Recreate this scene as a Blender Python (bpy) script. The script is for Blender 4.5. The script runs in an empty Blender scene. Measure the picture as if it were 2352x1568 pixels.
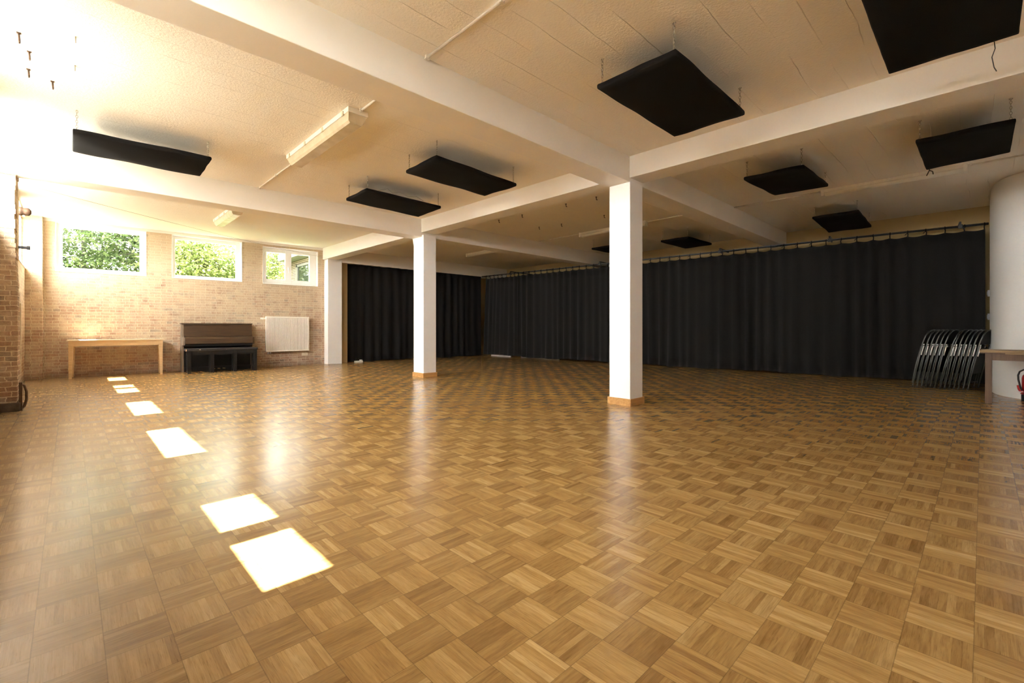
import bpy, bmesh, math, random
from mathutils import Vector, Matrix
random.seed(7)
S = bpy.context.scene
COL = S.collection
PI = math.pi

# ------------------------------------------------------------------ camera, sky, sun, exposure
cam = bpy.data.cameras.new('camera')
cam.sensor_width = 36.0
cam.lens = 36.0 * 1048.0 / 2352.0
cam.shift_y = -32.0 / 2352.0
cam.clip_start = 0.05
camo = bpy.data.objects.new('camera', cam)
camo.location = (0, 0, 1.0)
camo.rotation_euler = (PI / 2, 0, math.radians(45.9))
COL.objects.link(camo)
S.camera = camo

S.view_settings.view_transform = 'Standard'
S.view_settings.look = 'None'
S.view_settings.gamma = 1.0
S.view_settings.use_curve_mapping = False
S.view_settings.exposure = 4.5
S.cycles.max_bounces = 14
S.cycles.diffuse_bounces = 9
S.cycles.glossy_bounces = 5
S.cycles.transmission_bounces = 6
S.cycles.transparent_max_bounces = 12
S.cycles.sample_clamp_indirect = 8.0
S.cycles.caustics_reflective = False
S.cycles.caustics_refractive = False

world = bpy.data.worlds.new('sky')
S.world = world
world.use_nodes = True
bg = world.node_tree.nodes['Background']
bg.inputs[0].default_value = (1.0, 0.985, 0.955, 1)
bg.inputs[1].default_value = 3.0

sun = bpy.data.lights.new('sun', 'SUN')
sun.energy = 5.5
sun.angle = math.radians(0.53)
sun.color = (1.0, 0.95, 0.86)
suno = bpy.data.objects.new('sun', sun)
el = math.radians(62.0)
d = Vector((-0.01, math.cos(el), -math.sin(el)))
suno.rotation_euler = d.to_track_quat('-Z', 'Y').to_euler()
suno.location = (-4, -12, 20)
COL.objects.link(suno)

# sky portals: they give no light of their own, they only tell the renderer where the sky comes in (one per window)
def portal(loc, w, h, rot):
    l = bpy.data.lights.new('sky_portal', 'AREA'); l.shape = 'RECTANGLE'; l.size = w; l.size_y = h
    l.cycles.is_portal = True
    o = bpy.data.objects.new('sky_portal', l); o.location = loc; o.rotation_euler = rot
    COL.objects.link(o)
for _x0, _x1 in ((-12.83, -11.22), (-10.47, -9.02), (-7.99, -6.58), (-5.69, -4.23), (-3.13, -1.77), (-0.85, -0.05)):
    portal(((_x0 + _x1) / 2, -0.885, 2.63), _x1 - _x0, 1.0, (PI / 2, 0, PI))
for _y0, _y1 in ((-0.21, 1.215), (1.665, 3.06), (3.515, 4.87)):
    _c = (_y0 + _y1) / 2
    portal((-13.25 + 0.0574 * _c, _c, 2.62), _y1 - _y0, 1.0, (PI / 2, 0, PI / 2 - 0.0574))

# ------------------------------------------------------------------ helpers
def setp(o, label=None, cat=None, group=None, kind=None):
    if label: o['label'] = label
    if cat: o['category'] = cat
    if group: o['group'] = group
    if kind: o['kind'] = kind
    return o

def empty(name, loc=(0, 0, 0), rz=0.0, label=None, cat=None, group=None, kind=None):
    o = bpy.data.objects.new(name, None)
    o.empty_display_size = 0.1
    o.location = loc
    o.rotation_euler = (0, 0, rz)
    COL.objects.link(o)
    return setp(o, label, cat, group, kind)

class MB:
    def __init__(s):
        s.v = []; s.f = []; s.sm = []
    def add(s, vs, fs, smooth=False):
        n = len(s.v)
        s.v += [tuple(p) for p in vs]
        s.f += [tuple(i + n for i in f) for f in fs]
        s.sm += [smooth] * len(fs)
        return s
    def box(s, x0, x1, y0, y1, z0, z1, b=0.0):
        if x1 < x0: x0, x1 = x1, x0
        if y1 < y0: y0, y1 = y1, y0
        if z1 < z0: z0, z1 = z1, z0
        if b <= 0:
            vs = [(x, y, z) for z in (z0, z1) for x, y in ((x0, y0), (x1, y0), (x1, y1), (x0, y1))]
            fs = [(3, 2, 1, 0), (4, 5, 6, 7), (0, 1, 5, 4), (1, 2, 6, 5), (2, 3, 7, 6), (3, 0, 4, 7)]
            return s.add(vs, fs)
        bm = bmesh.new()
        bmesh.ops.create_cube(bm, size=1.0)
        for v in bm.verts:
            v.co = Vector(((x0 + x1) / 2 + v.co.x * (x1 - x0), (y0 + y1) / 2 + v.co.y * (y1 - y0), (z0 + z1) / 2 + v.co.z * (z1 - z0)))
        bmesh.ops.bevel(bm, geom=bm.edges[:], offset=b, segments=2, affect='EDGES', profile=0.5)
        return s.addbm(bm)
    def addbm(s, bm, smooth=False):
        bm.verts.index_update()
        s.add([v.co[:] for v in bm.verts], [[v.index for v in f.verts] for f in bm.faces], smooth)
        bm.free()
        return s
    def prism(s, ring0, ring1, smooth=False, caps=True):
        n = len(ring0)
        vs = list(ring0) + list(ring1)
        s.add(vs, [(i, (i + 1) % n, n + (i + 1) % n, n + i) for i in range(n)], smooth)
        if caps:
            k = len(s.v) - 2 * n
            s.f += [tuple(k + i for i in reversed(range(n))), tuple(k + n + i for i in range(n))]
            s.sm += [False, False]
        return s
    def tube(s, pts, r, n=8, caps=True):
        pts = [Vector(p) for p in pts]
        rr = r if isinstance(r, (list, tuple)) else [r] * len(pts)
        t0 = (pts[1] - pts[0]).normalized()
        a = Vector((0, 0, 1)) if abs(t0.z) < 0.9 else Vector((1, 0, 0))
        u = t0.cross(a).normalized()
        rings = []
        for i, p in enumerate(pts):
            if i == 0: t = (pts[1] - pts[0])
            elif i == len(pts) - 1: t = (pts[-1] - pts[-2])
            else: t = (pts[i + 1] - pts[i]).normalized() + (pts[i] - pts[i - 1]).normalized()
            t.normalize()
            u = (u - t * u.dot(t)).normalized()
            w = t.cross(u)
            rings.append([p + (u * math.cos(2 * PI * k / n) + w * math.sin(2 * PI * k / n)) * rr[i] for k in range(n)])
        vs = [q for rg in rings for q in rg]
        fs = []
        for i in range(len(pts) - 1):
            for k in range(n):
                fs.append((i * n + k, i * n + (k + 1) % n, (i + 1) * n + (k + 1) % n, (i + 1) * n + k))
        s.add(vs, fs, True)
        if caps:
            k0 = len(s.v) - len(vs)
            s.f += [tuple(k0 + k for k in reversed(range(n))), tuple(k0 + len(vs) - n + k for k in range(n))]
            s.sm += [False, False]
        return s
    def lathe(s, prof, c=(0, 0, 0), n=20, axis='z'):
        vs = []; m = len(prof)
        for k in range(n):
            a = 2 * PI * k / n
            for r, z in prof:
                if axis == 'z': vs.append((c[0] + r * math.cos(a), c[1] + r * math.sin(a), c[2] + z))
                else: vs.append((c[0] + z, c[1] + r * math.cos(a), c[2] + r * math.sin(a)))
        fs = []
        for k in range(n):
            for i in range(m - 1):
                fs.append((k * m + i, ((k + 1) % n) * m + i, ((k + 1) % n) * m + i + 1, k * m + i + 1))
        return s.add(vs, fs, True)
    def torus(s, c, R, r, ax1, ax2, n=12, m=5, sx=1.0):
        pts = []
        ax1 = Vector(ax1); ax2 = Vector(ax2); c = Vector(c)
        nn = ax1.cross(ax2)
        vs = []
        for i in range(n):
            a = 2 * PI * i / n
            d = ax1 * math.cos(a) * sx + ax2 * math.sin(a)
            for j in range(m):
                b = 2 * PI * j / m
                vs.append(c + d * R + (d.normalized() * math.cos(b) + nn * math.sin(b)) * r)
        fs = [(i * m + j, ((i + 1) % n) * m + j, ((i + 1) % n) * m + (j + 1) % m, i * m + (j + 1) % m) for i in range(n) for j in range(m)]
        return s.add(vs, fs, True)
    def build(s, name, mat, parent=None, loc=None, rz=0.0):
        me = bpy.data.meshes.new(name)
        me.from_pydata([tuple(p) for p in s.v], [], s.f)
        me.polygons.foreach_set('use_smooth', s.sm)
        bm = bmesh.new(); bm.from_mesh(me)
        bmesh.ops.recalc_face_normals(bm, faces=bm.faces[:])
        bm.to_mesh(me); bm.free()
        me.materials.append(mat)
        me.update()
        o = bpy.data.objects.new(name, me)
        COL.objects.link(o)
        if parent: o.parent = parent
        if loc: o.location = loc
        if rz: o.rotation_euler = (0, 0, rz)
        return o

def copy_tree(o, parent=None):
    c = o.copy(); COL.objects.link(c)
    if parent: c.parent = parent
    for ch in list(o.children): copy_tree(ch, c)
    return c

# ------------------------------------------------------------------ materials
class NT:
    def __init__(s, name):
        s.m = bpy.data.materials.new(name); s.m.use_nodes = True
        s.t = s.m.node_tree; s.b = s.t.nodes['Principled BSDF']
        s.out = s.t.nodes['Material Output']
    def n(s, typ, **kw):
        nd = s.t.nodes.new(typ)
        for k, v in kw.items(): setattr(nd, k, v)
        return nd
    def l(s, a, b): s.t.links.new(a, b)
    def val(s, x, sock):
        if hasattr(x, 'is_output'): s.l(x, sock)
        else: sock.default_value = x
    def math(s, op, a, b=0.0, c=0.0):
        nd = s.n('ShaderNodeMath', operation=op)
        s.val(a, nd.inputs[0]); s.val(b, nd.inputs[1]); s.val(c, nd.inputs[2])
        return nd.outputs[0]
    def mix(s, f, a, b):
        nd = s.n('ShaderNodeMix', data_type='RGBA')
        s.val(f, nd.inputs[0])
        for x, i in ((a, 6), (b, 7)):
            if isinstance(x, tuple): nd.inputs[i].default_value = (*x[:3], 1)
            else: s.l(x, nd.inputs[i])
        return nd.outputs[2]
    def mixf(s, f, a, b):
        nd = s.n('ShaderNodeMix', data_type='FLOAT')
        s.val(f, nd.inputs[0]); s.val(a, nd.inputs[2]); s.val(b, nd.inputs[3])
        return nd.outputs[0]
    def mul(s, a, b, f=1.0):
        nd = s.n('ShaderNodeMix', data_type='RGBA', blend_type='MULTIPLY')
        s.val(f, nd.inputs[0])
        for x, i in ((a, 6), (b, 7)):
            if isinstance(x, tuple): nd.inputs[i].default_value = (*x[:3], 1)
            else: s.l(x, nd.inputs[i])
        return nd.outputs[2]
    def ramp(s, f, stops, interp='LINEAR'):
        nd = s.n('ShaderNodeValToRGB'); r = nd.color_ramp; r.interpolation = interp
        while len(r.elements) < len(stops): r.elements.new(0.5)
        for e, (p, c) in zip(r.elements, stops):
            e.position = p; e.color = (*c[:3], 1) if isinstance(c, tuple) else (c, c, c, 1)
        s.val(f, nd.inputs[0])
        return nd.outputs[0]
    def coord(s): return s.n('ShaderNodeTexCoord').outputs['Object']
    def sep(s, v):
        nd = s.n('ShaderNodeSeparateXYZ'); s.l(v, nd.inputs[0]); return nd.outputs
    def comb(s, x, y, z=0.0):
        nd = s.n('ShaderNodeCombineXYZ')
        for i, q in enumerate((x, y, z)): s.val(q, nd.inputs[i])
        return nd.outputs[0]
    def noise(s, v, scale, detail=3.0, rough=0.55, dist=0.0):
        nd = s.n('ShaderNodeTexNoise')
        if v is not None: s.l(v, nd.inputs['Vector'])
        nd.inputs['Scale'].default_value = scale; nd.inputs['Detail'].default_value = detail
        nd.inputs['Roughness'].default_value = rough; nd.inputs['Distortion'].default_value = dist
        return nd.outputs['Fac']
    def bump(s, h, strength=0.3, dist=0.01):
        nd = s.n('ShaderNodeBump'); nd.inputs['Strength'].default_value = strength; nd.inputs['Distance'].default_value = dist
        s.l(h, nd.inputs['Height']); s.l(nd.outputs[0], s.b.inputs['Normal'])
    def base(s, col, rough=0.5, spec=0.5, metal=0.0):
        if isinstance(col, tuple): s.b.inputs['Base Color'].default_value = (*col[:3], 1)
        else: s.l(col, s.b.inputs['Base Color'])
        s.val(rough, s.b.inputs['Roughness'])
        s.b.inputs['Specular IOR Level'].default_value = spec
        s.b.inputs['Metallic'].default_value = metal
        return s

def simple(name, col, rough=0.5, spec=0.5, metal=0.0, var=0.08, scale=14.0, bump=0.0):
    t = NT(name); c = t.coord()
    f = t.noise(c, scale, 4)
    dk = tuple(x * (1 - var) for x in col); lt = tuple(min(1, x * (1 + var)) for x in col)
    t.base(t.ramp(f, [(0.3, dk), (0.7, lt)]), rough, spec, metal)
    if bump: t.bump(t.noise(c, scale * 6, 3), bump, 0.005)
    return t.m

def m_parquet():
    t = NT('oak_parquet'); c = t.coord(); x, y, _ = t.sep(c)
    u = t.math('DIVIDE', t.math('ADD', x, 0.02), 0.1655)
    v = t.math('DIVIDE', t.math('SUBTRACT', y, 0.078), 0.164)
    iu = t.math('FLOOR', u); iv = t.math('FLOOR', v)
    fu = t.math('FRACT', u); fv = t.math('FRACT', v)
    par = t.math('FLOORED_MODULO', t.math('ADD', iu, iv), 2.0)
    sc = t.mixf(par, fu, fv)              # across the strips
    al = t.mixf(par, y, x)                # along the strips
    ac = t.mixf(par, x, y)
    s7 = t.math('MULTIPLY', sc, 7.0)
    si = t.math('FLOOR', s7); sf = t.math('FRACT', s7)
    wn = t.n('ShaderNodeTexWhiteNoise', noise_dimensions='3D')
    t.l(t.comb(iu, iv, si), wn.inputs['Vector'])
    rnd = wn.outputs['Value']
    wt = t.n('ShaderNodeTexWhiteNoise', noise_dimensions='2D')
    t.l(t.comb(iu, iv, 0.0), wt.inputs['Vector'])
    tone = t.math('ADD', t.math('MULTIPLY', rnd, 0.72), t.math('MULTIPLY', wt.outputs['Value'], 0.28))
    grain = t.noise(t.comb(t.math('ADD', t.math('MULTIPLY', al, 5.0), t.math('MULTIPLY', rnd, 37.0)), t.math('MULTIPLY', ac, 150.0), t.math('MULTIPLY', rnd, 11.0)), 1.0, 4, 0.65, 0.4)
    fig = t.noise(t.comb(t.math('ADD', t.math('MULTIPLY', al, 7.0), t.math('MULTIPLY', rnd, 91.0)), t.math('MULTIPLY', ac, 40.0), 0.0), 1.0, 2, 0.5, 1.2)
    col = t.ramp(tone, [(0.0, (0.230, 0.128, 0.042)), (0.25, (0.312, 0.186, 0.063)), (0.7, (0.376, 0.236, 0.086)), (1.0, (0.46, 0.312, 0.132))])
    col = t.mul(col, t.ramp(grain, [(0.28, (0.80, 0.76, 0.70)), (0.55, (1, 1, 1)), (0.8, (1.06, 1.06, 1.06))]))
    col = t.mul(col, t.ramp(fig, [(0.3, (0.84, 0.8, 0.76)), (0.6, (1.05, 1.05, 1.05))]))
    col = t.mul(col, t.mix(par, (0.87, 0.845, 0.81), (1.10, 1.11, 1.12)))  # tone by strip direction: view-dependent sheen painted into the wood colour
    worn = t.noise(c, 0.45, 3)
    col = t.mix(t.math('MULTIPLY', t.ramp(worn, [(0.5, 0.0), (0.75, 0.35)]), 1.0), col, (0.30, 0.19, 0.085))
    front_grey = t.ramp(t.math('ADD', y, t.math('MULTIPLY', t.math('SUBTRACT', t.noise(c, 1.5, 4), 0.5), 0.8)), [(0.05, 0.5), (0.55, 0.0)])  # greyer towards the front wall, border broken up by noise
    col = t.mix(front_grey, col, t.mul((0.33, 0.255, 0.16), t.ramp(grain, [(0.3, 0.72), (0.6, 1.0)])))
    pore = t.noise(t.comb(t.math('ADD', t.math('MULTIPLY', al, 16.0), t.math('MULTIPLY', rnd, 53.0)), t.math('MULTIPLY', ac, 420.0), 0.0), 1.0, 2, 0.6)
    col = t.mul(col, t.ramp(pore, [(0.30, (0.72, 0.68, 0.62)), (0.42, (1, 1, 1))]))
    # joints
    e = t.math('MINIMUM', t.math('MINIMUM', fu, t.math('SUBTRACT', 1.0, fu)), t.math('MINIMUM', fv, t.math('SUBTRACT', 1.0, fv)))
    j1 = t.ramp(e, [(0.0, 0.62), (0.012, 1.0)])
    es = t.math('MINIMUM', sf, t.math('SUBTRACT', 1.0, sf))
    j2 = t.ramp(es, [(0.0, 0.86), (0.05, 1.0)])
    col = t.mul(t.mul(col, j1), j2)
    rough = t.math('ADD', t.math('MULTIPLY', t.noise(c, 3.0, 3), 0.05), 0.212)
    t.base(col, rough, 0.4)
    t.bump(t.math('ADD', t.math('MULTIPLY', grain, 0.5), j1), 0.02, 0.001)
    return t.m

def m_brick(name, paint=0.35, dark=1.0, seed=0.0):
    t = NT(name); c = t.coord(); x, y, z = t.sep(c)
    al = t.math('ADD', x, y)
    nz = t.n('ShaderNodeTexNoise'); nz.inputs['Scale'].default_value = 9.0; nz.inputs['Detail'].default_value = 3
    t.l(c, nz.inputs['Vector'])
    dx, dy, dz = t.sep(nz.outputs['Color'])
    al2 = t.math('ADD', al, t.math('MULTIPLY', t.math('SUBTRACT', dx, 0.5), 0.050))
    z2 = t.math('ADD', z, t.math('MULTIPLY', t.math('SUBTRACT', dy, 0.5), 0.024))
    vec = t.comb(t.math('ADD', al2, 10.0 + seed), t.math('ADD', z2, 6.0), 0.0)
    br = t.n('ShaderNodeTexBrick'); br.offset = 0.5; br.squash = 0.52; br.squash_frequency = 2
    t.l(vec, br.inputs['Vector'])
    br.inputs['Scale'].default_value = 1.0
    br.inputs['Brick Width'].default_value = 0.205; br.inputs['Row Height'].default_value = 0.060
    br.inputs['Mortar Size'].default_value = 0.0065; br.inputs['Mortar Smooth'].default_value = 0.35
    br.inputs['Color1'].default_value = (1, 1, 1, 1); br.inputs['Color2'].default_value = (0, 0, 0, 1); br.inputs['Mortar'].default_value = (0.5, 0.5, 0.5, 1)
    big = t.noise(c, 1.1, 4, 0.6)
    k = dark
    bc = t.ramp(br.outputs['Color'], [(0.0, (0.32 * k, 0.20 * k, 0.15 * k)), (0.3, (0.42 * k, 0.26 * k, 0.185 * k)), (0.6, (0.44 * k, 0.305 * k, 0.225 * k)), (0.85, (0.47 * k, 0.35 * k, 0.265 * k)), (1.0, (0.27 * k, 0.21 * k, 0.18 * k))])
    fine = t.noise(c, 38.0, 5, 0.7)
    bc = t.mul(bc, t.ramp(fine, [(0.25, (0.72, 0.70, 0.68)), (0.6, (1.08, 1.08, 1.08))]))
    mort = t.ramp(fine, [(0.3, (0.52, 0.43, 0.31)), (0.7, (0.66, 0.57, 0.43))])
    col = t.mix(br.outputs['Fac'], bc, mort)
    # old whitewash, thicker towards the top of the wall where it was never scraped off
    pf = t.noise(c, 5.5, 5, 0.7)
    amount = t.math('ADD', t.ramp(z, [(0.35, 0.0), (1.0, 0.0)]), t.math('MULTIPLY', big, 0.5))
    hz = t.math('MULTIPLY', t.math('SUBTRACT', z, 1.0), 0.13)
    pm = t.ramp(t.math('ADD', t.math('ADD', pf, t.math('MULTIPLY', t.math('SUBTRACT', big, 0.5), 0.5)), t.math('ADD', hz, paint - 0.35)), [(0.36, 0.05), (0.66, 0.56)])
    col = t.mix(pm, col, (0.70, 0.585, 0.40))
    # damp dirt along the foot
    dm = t.ramp(t.math('ADD', t.math('MULTIPLY', z, 2.2), t.math('MULTIPLY', t.noise(c, 4.0, 5, 0.7), 0.9)), [(0.45, 0.55), (0.8, 0.0)])
    col = t.mix(dm, col, (0.16, 0.11, 0.08))
    t.base(col, 0.9, 0.2)
    h = t.math('ADD', t.math('MULTIPLY', br.outputs['Fac'], -1.0), t.math('MULTIPLY', fine, 0.5))
    t.bump(h, 0.75, 0.012)
    return t.m

def m_ceiling():
    t = NT('painted_board_marked_concrete'); c = t.coord(); x, y, z = t.sep(c)
    st = t.noise(c, 55.0, 4, 0.6)
    wob = t.math('MULTIPLY', t.noise(c, 0.9, 3), 0.10)
    ln = t.math('FRACT', t.math('DIVIDE', t.math('ADD', x, wob), 0.23))
    d = t.math('ABSOLUTE', t.math('SUBTRACT', ln, 0.5))
    ridge = t.ramp(d, [(0.0, 1.0), (0.018, 0.0)])
    gate = t.ramp(t.noise(t.comb(t.math('MULTIPLY', x, 3.0), t.math('MULTIPLY', y, 0.8), 0.0), 1.6, 3), [(0.42, 0.0), (0.62, 1.0)])
    h = t.math('ADD', t.math('MULTIPLY', st, 0.35), t.math('MULTIPLY', t.math('MULTIPLY', ridge, gate), 0.42))
    col = t.ramp(t.noise(c, 1.3, 4), [(0.3, (0.85, 0.805, 0.725)), (0.7, (0.88, 0.84, 0.765))])
    t.base(col, 0.85, 0.2)
    t.bump(h, 0.6, 0.022)
    return t.m

def m_plaster(name, col):
    t = NT(name); c = t.coord()
    f = t.noise(c, 2.0, 4)
    t.base(t.ramp(f, [(0.3, tuple(q * 0.96 for q in col)), (0.7, col)]), 0.6, 0.3)
    t.bump(t.noise(c, 70.0, 3), 0.15, 0.003)
    return t.m

def m_wood(name, a, b, rough=0.5, sc=1.0, axis='y'):
    t = NT(name); c = t.coord(); x, y, z = t.sep(c)
    if axis == 'y': vec = t.comb(t.math('MULTIPLY', x, 34 * sc), t.math('MULTIPLY', y, 2.5 * sc), t.math('MULTIPLY', z, 34 * sc))
    elif axis == 'x': vec = t.comb(t.math('MULTIPLY', x, 2.5 * sc), t.math('MULTIPLY', y, 34 * sc), t.math('MULTIPLY', z, 34 * sc))
    else: vec = t.comb(t.math('MULTIPLY', x, 34 * sc), t.math('MULTIPLY', y, 34 * sc), t.math('MULTIPLY', z, 2.5 * sc))
    f = t.noise(vec, 1.0, 4, 0.6, 0.6)
    t.base(t.ramp(f, [(0.3, a), (0.7, b)]), rough, 0.5)
    t.bump(f, 0.15, 0.002)
    return t.m

def m_glass(name, tint):
    t = NT(name)
    tr = t.n('ShaderNodeBsdfTransparent'); tr.inputs[0].default_value = (*tint, 1)
    gl = t.n('ShaderNodeBsdfGlossy'); gl.inputs['Roughness'].default_value = 0.02
    lw = t.n('ShaderNodeLayerWeight'); lw.inputs[0].default_value = 0.5
    fr = t.math('ADD', t.math('MULTIPLY', t.math('POWER', lw.outputs['Facing'], 5.0), 0.8), 0.03)
    mx = t.n('ShaderNodeMixShader')
    t.l(fr, mx.inputs[0]); t.l(tr.outputs[0], mx.inputs[1]); t.l(gl.outputs[0], mx.inputs[2])
    t.l(mx.outputs[0], t.out.inputs[0])
    return t.m

def m_leaf(name, c1, c2):
    t = NT(name); c = t.coord()
    f = t.noise(c, 2.2, 3)
    col = t.ramp(f, [(0.35, c1), (0.65, c2)])
    t.base(col, 0.45, 0.4)
    tl = t.n('ShaderNodeBsdfTranslucent'); t.l(col, tl.inputs[0])
    mx = t.n('ShaderNodeMixShader'); mx.inputs[0].default_value = 0.4
    t.l(t.b.outputs[0], mx.inputs[1]); t.l(tl.outputs[0], mx.inputs[2]); t.l(mx.outputs[0], t.out.inputs[0])
    return t.m

def m_cloth(name, col, rough=0.95, sheen=0.15):
    t = NT(name); c = t.coord()
    f = t.noise(c, 160.0, 3)
    t.base(t.ramp(f, [(0.3, tuple(q * 0.75 for q in col)), (0.7, tuple(q * 1.2 for q in col))]), rough, 0.15)
    t.b.inputs['Sheen Weight'].default_value = sheen
    t.b.inputs['Sheen Roughness'].default_value = 0.5
    t.b.inputs['Sheen Tint'].default_value = (0.5, 0.5, 0.5, 1)
    t.bump(f, 0.2, 0.002)
    return t.m

M = {
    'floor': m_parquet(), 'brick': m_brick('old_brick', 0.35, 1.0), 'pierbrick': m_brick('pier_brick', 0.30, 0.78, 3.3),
    'ceil': m_ceiling(), 'white': m_plaster('white_paint', (0.84, 0.83, 0.81)), 'beam': m_plaster('beam_paint', (0.85, 0.82, 0.765)),
    'ochre': m_plaster('ochre_plaster', (0.50, 0.37, 0.18)), 'curve': m_plaster('white_round_wall_paint', (0.80, 0.81, 0.80)),
    'pvc': simple('white_window_plastic', (0.86, 0.85, 0.83), 0.3, 0.5, var=0.02), 'glass': m_glass('window_glass', (0.975, 0.98, 0.975)), 'tintglass': m_glass('tinted_window_glass', (0.63, 0.64, 0.62)),
    'oak': m_wood('oak_skirting', (0.40, 0.20, 0.06), (0.58, 0.33, 0.12), 0.4),
    'curtain': m_cloth('black_curtain_cloth', (0.0138, 0.0128, 0.0120)),
    'felt': m_cloth('black_panel_felt', (0.0085, 0.0078, 0.0075), sheen=0.0),
    'steel': simple('chain_steel', (0.40, 0.36, 0.28), 0.4, 0.5, 0.7), 'rail': simple('dark_rail_paint', (0.030, 0.032, 0.034), 0.5),
    'lampbody': simple('lamp_housing_plastic', (0.86, 0.845, 0.78), 0.5, var=0.04), 'conduit': simple('conduit_paint', (0.74, 0.70, 0.62), 0.6),
    'tablewood': m_wood('pale_table_paint', (0.52, 0.36, 0.19), (0.66, 0.48, 0.28), 0.5),
    'tabletop': m_wood('pale_table_top', (0.60, 0.47, 0.32), (0.72, 0.60, 0.44), 0.35),
    'walnut': m_wood('dark_walnut', (0.040, 0.021, 0.009), (0.075, 0.040, 0.018), 0.35), 'walnutside': m_wood('pale_walnut_side', (0.16, 0.12, 0.085), (0.24, 0.18, 0.13), 0.4, axis='z'),
    'black': simple('black_lacquer', (0.010, 0.0095, 0.0095), 0.5, 0.25, var=0.2), 'blackrub': simple('black_plastic', (0.014, 0.014, 0.015), 0.5),
    'seatcover': simple('black_bench_vinyl', (0.022, 0.023, 0.025), 0.4, var=0.25),
    'brass': simple('pedal_brass', (0.6, 0.42, 0.16), 0.3, 0.5, 1.0), 'ivory': simple('ivory_plastic', (0.72, 0.66, 0.52), 0.4),
    'radiator': simple('radiator_enamel', (0.82, 0.79, 0.72), 0.35, var=0.02), 'chrome': simple('chrome_sleeve', (0.88, 0.88, 0.88), 0.35, 0.6, 0.35, var=0.02),
    'tubemetal': simple('grey_chair_tube', (0.13, 0.135, 0.13), 0.34, 0.5, 0.55),
    'chairblack': simple('black_chair_plastic', (0.020, 0.020, 0.020), 0.55), 'brownwood': m_wood('brown_table_wood', (0.095, 0.052, 0.028), (0.145, 0.082, 0.043), 0.45, axis='z'),
    'browntop': m_wood('worn_plank_edge', (0.22, 0.13, 0.06), (0.42, 0.29, 0.14), 0.5, axis='x'),
    'red': simple('red_enamel', (0.42, 0.010, 0.012), 0.3), 'rust': simple('rusty_iron', (0.10, 0.055, 0.030), 0.7, var=0.4, scale=40),
    'stone': simple('dark_plinth_stone', (0.10, 0.075, 0.055), 0.9, var=0.4, scale=9, bump=0.5), 'string': simple('grey_wire', (0.30, 0.26, 0.20), 0.6), 'blackwire': simple('black_wire', (0.03, 0.03, 0.03), 0.6),
    'leafA': m_leaf('leaf_green', (0.022, 0.055, 0.012), (0.14, 0.19, 0.07)), 'leafB': m_leaf('leaf_yellow_green', (0.08, 0.13, 0.025), (0.32, 0.36, 0.13)),
    'bark': simple('pale_bark', (0.055, 0.05, 0.042), 0.9, var=0.3), 'ground': simple('sun_bounce_paving', (0.15, 0.145, 0.125), 0.9, var=0.15, scale=2),  # outdoor ground tone set for its bounce onto the ceiling
    'annexbrick': m_brick('red_annex_brick', -0.4, 0.12, 1.7), 'annexwhite': simple('grey_annex_paint', (0.13, 0.125, 0.11), 0.6, var=0.05), 'annexglass': simple('annex_window_glass', (0.016, 0.022, 0.018), 0.05, 0.3),
    'tube': simple('fluorescent_tube_glass', (0.8, 0.8, 0.78), 0.3),
}
def m_diffuser():
    t = NT('yellowed_diffuser_plastic'); c = t.coord()
    f = t.noise(c, 6.0, 4)
    t.base(t.ramp(f, [(0.3, (0.56, 0.47, 0.31)), (0.7, (0.72, 0.64, 0.48))]), 0.22, 0.5)
    t.b.inputs['Subsurface Weight'].default_value = 0.0
    return t.m
M['diffuser'] = m_diffuser()

# ------------------------------------------------------------------ the room
ZC = 3.17
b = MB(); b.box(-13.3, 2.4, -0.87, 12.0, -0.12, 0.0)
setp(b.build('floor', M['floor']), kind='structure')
b = MB(); b.box(-13.3, 2.4, -0.87, 12.0, ZC, ZC + 0.25)
setp(b.build('ceiling', M['ceil']), kind='structure')

def wall_mesh(L0, L1, z0, z1, th, holes, front_sign=1):
    """wall slab in its own frame: y along, z up, inner face at x=0, thickness towards -x; holes (y0,y1,z0,z1)"""
    ys = sorted({L0, L1, *[h[0] for h in holes], *[h[1] for h in holes]})
    zs = sorted({z0, z1, *[h[2] for h in holes], *[h[3] for h in holes]})
    solid = lambda y, z: not any(h[0] < y < h[1] and h[2] < z < h[3] for h in holes)
    mb = MB()
    for i in range(len(ys) - 1):
        for k in range(len(zs) - 1):
            if solid((ys[i] + ys[i + 1]) / 2, (zs[k] + zs[k + 1]) / 2):
                mb.box(-th, 0, ys[i], ys[i + 1], zs[k], zs[k + 1])
    # one clean skin: merge doubles and drop the faces between neighbouring cells
    bm = bmesh.new()
    vs = [bm.verts.new(v) for v in mb.v]
    for f in mb.f: bm.faces.new([vs[i] for i in f])
    bmesh.ops.remove_doubles(bm, verts=bm.verts[:], dist=1e-5)
    seen = {}
    for f in bm.faces: seen.setdefault(tuple(sorted(v.index for v in f.verts)), [])
    bm.verts.index_update()
    seen = {}
    for f in bm.faces[:]: seen.setdefault(tuple(sorted(v.index for v in f.verts)), []).append(f)
    dup = [f for fs in seen.values() if len(fs) > 1 for f in fs]
    bmesh.ops.delete(bm, geom=dup, context='FACES_ONLY')
    out = MB(); out.addbm(bm)
    return out

TH = math.atan(0.0574)
LW = (-12.905, 0.0, 0.0)            # origin of the brick window wall, its own y runs along the wall
def on_wall(x, y, z=0.0):
    return (LW[0] + x * math.cos(TH) + y * math.sin(TH), -x * math.sin(TH) + y * math.cos(TH), z)

WIN = [(-0.21, 1.215, 2.13, 3.12), (1.665, 3.06, 2.125, 3.115), (3.515, 4.87, 2.115, 3.065)]
wl = wall_mesh(-1.2, 5.3, 0, ZC + 0.2, 0.32, WIN)
wlo = setp(wl.build('wall_left', M['brick'], loc=LW, rz=-TH), kind='structure')
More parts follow.
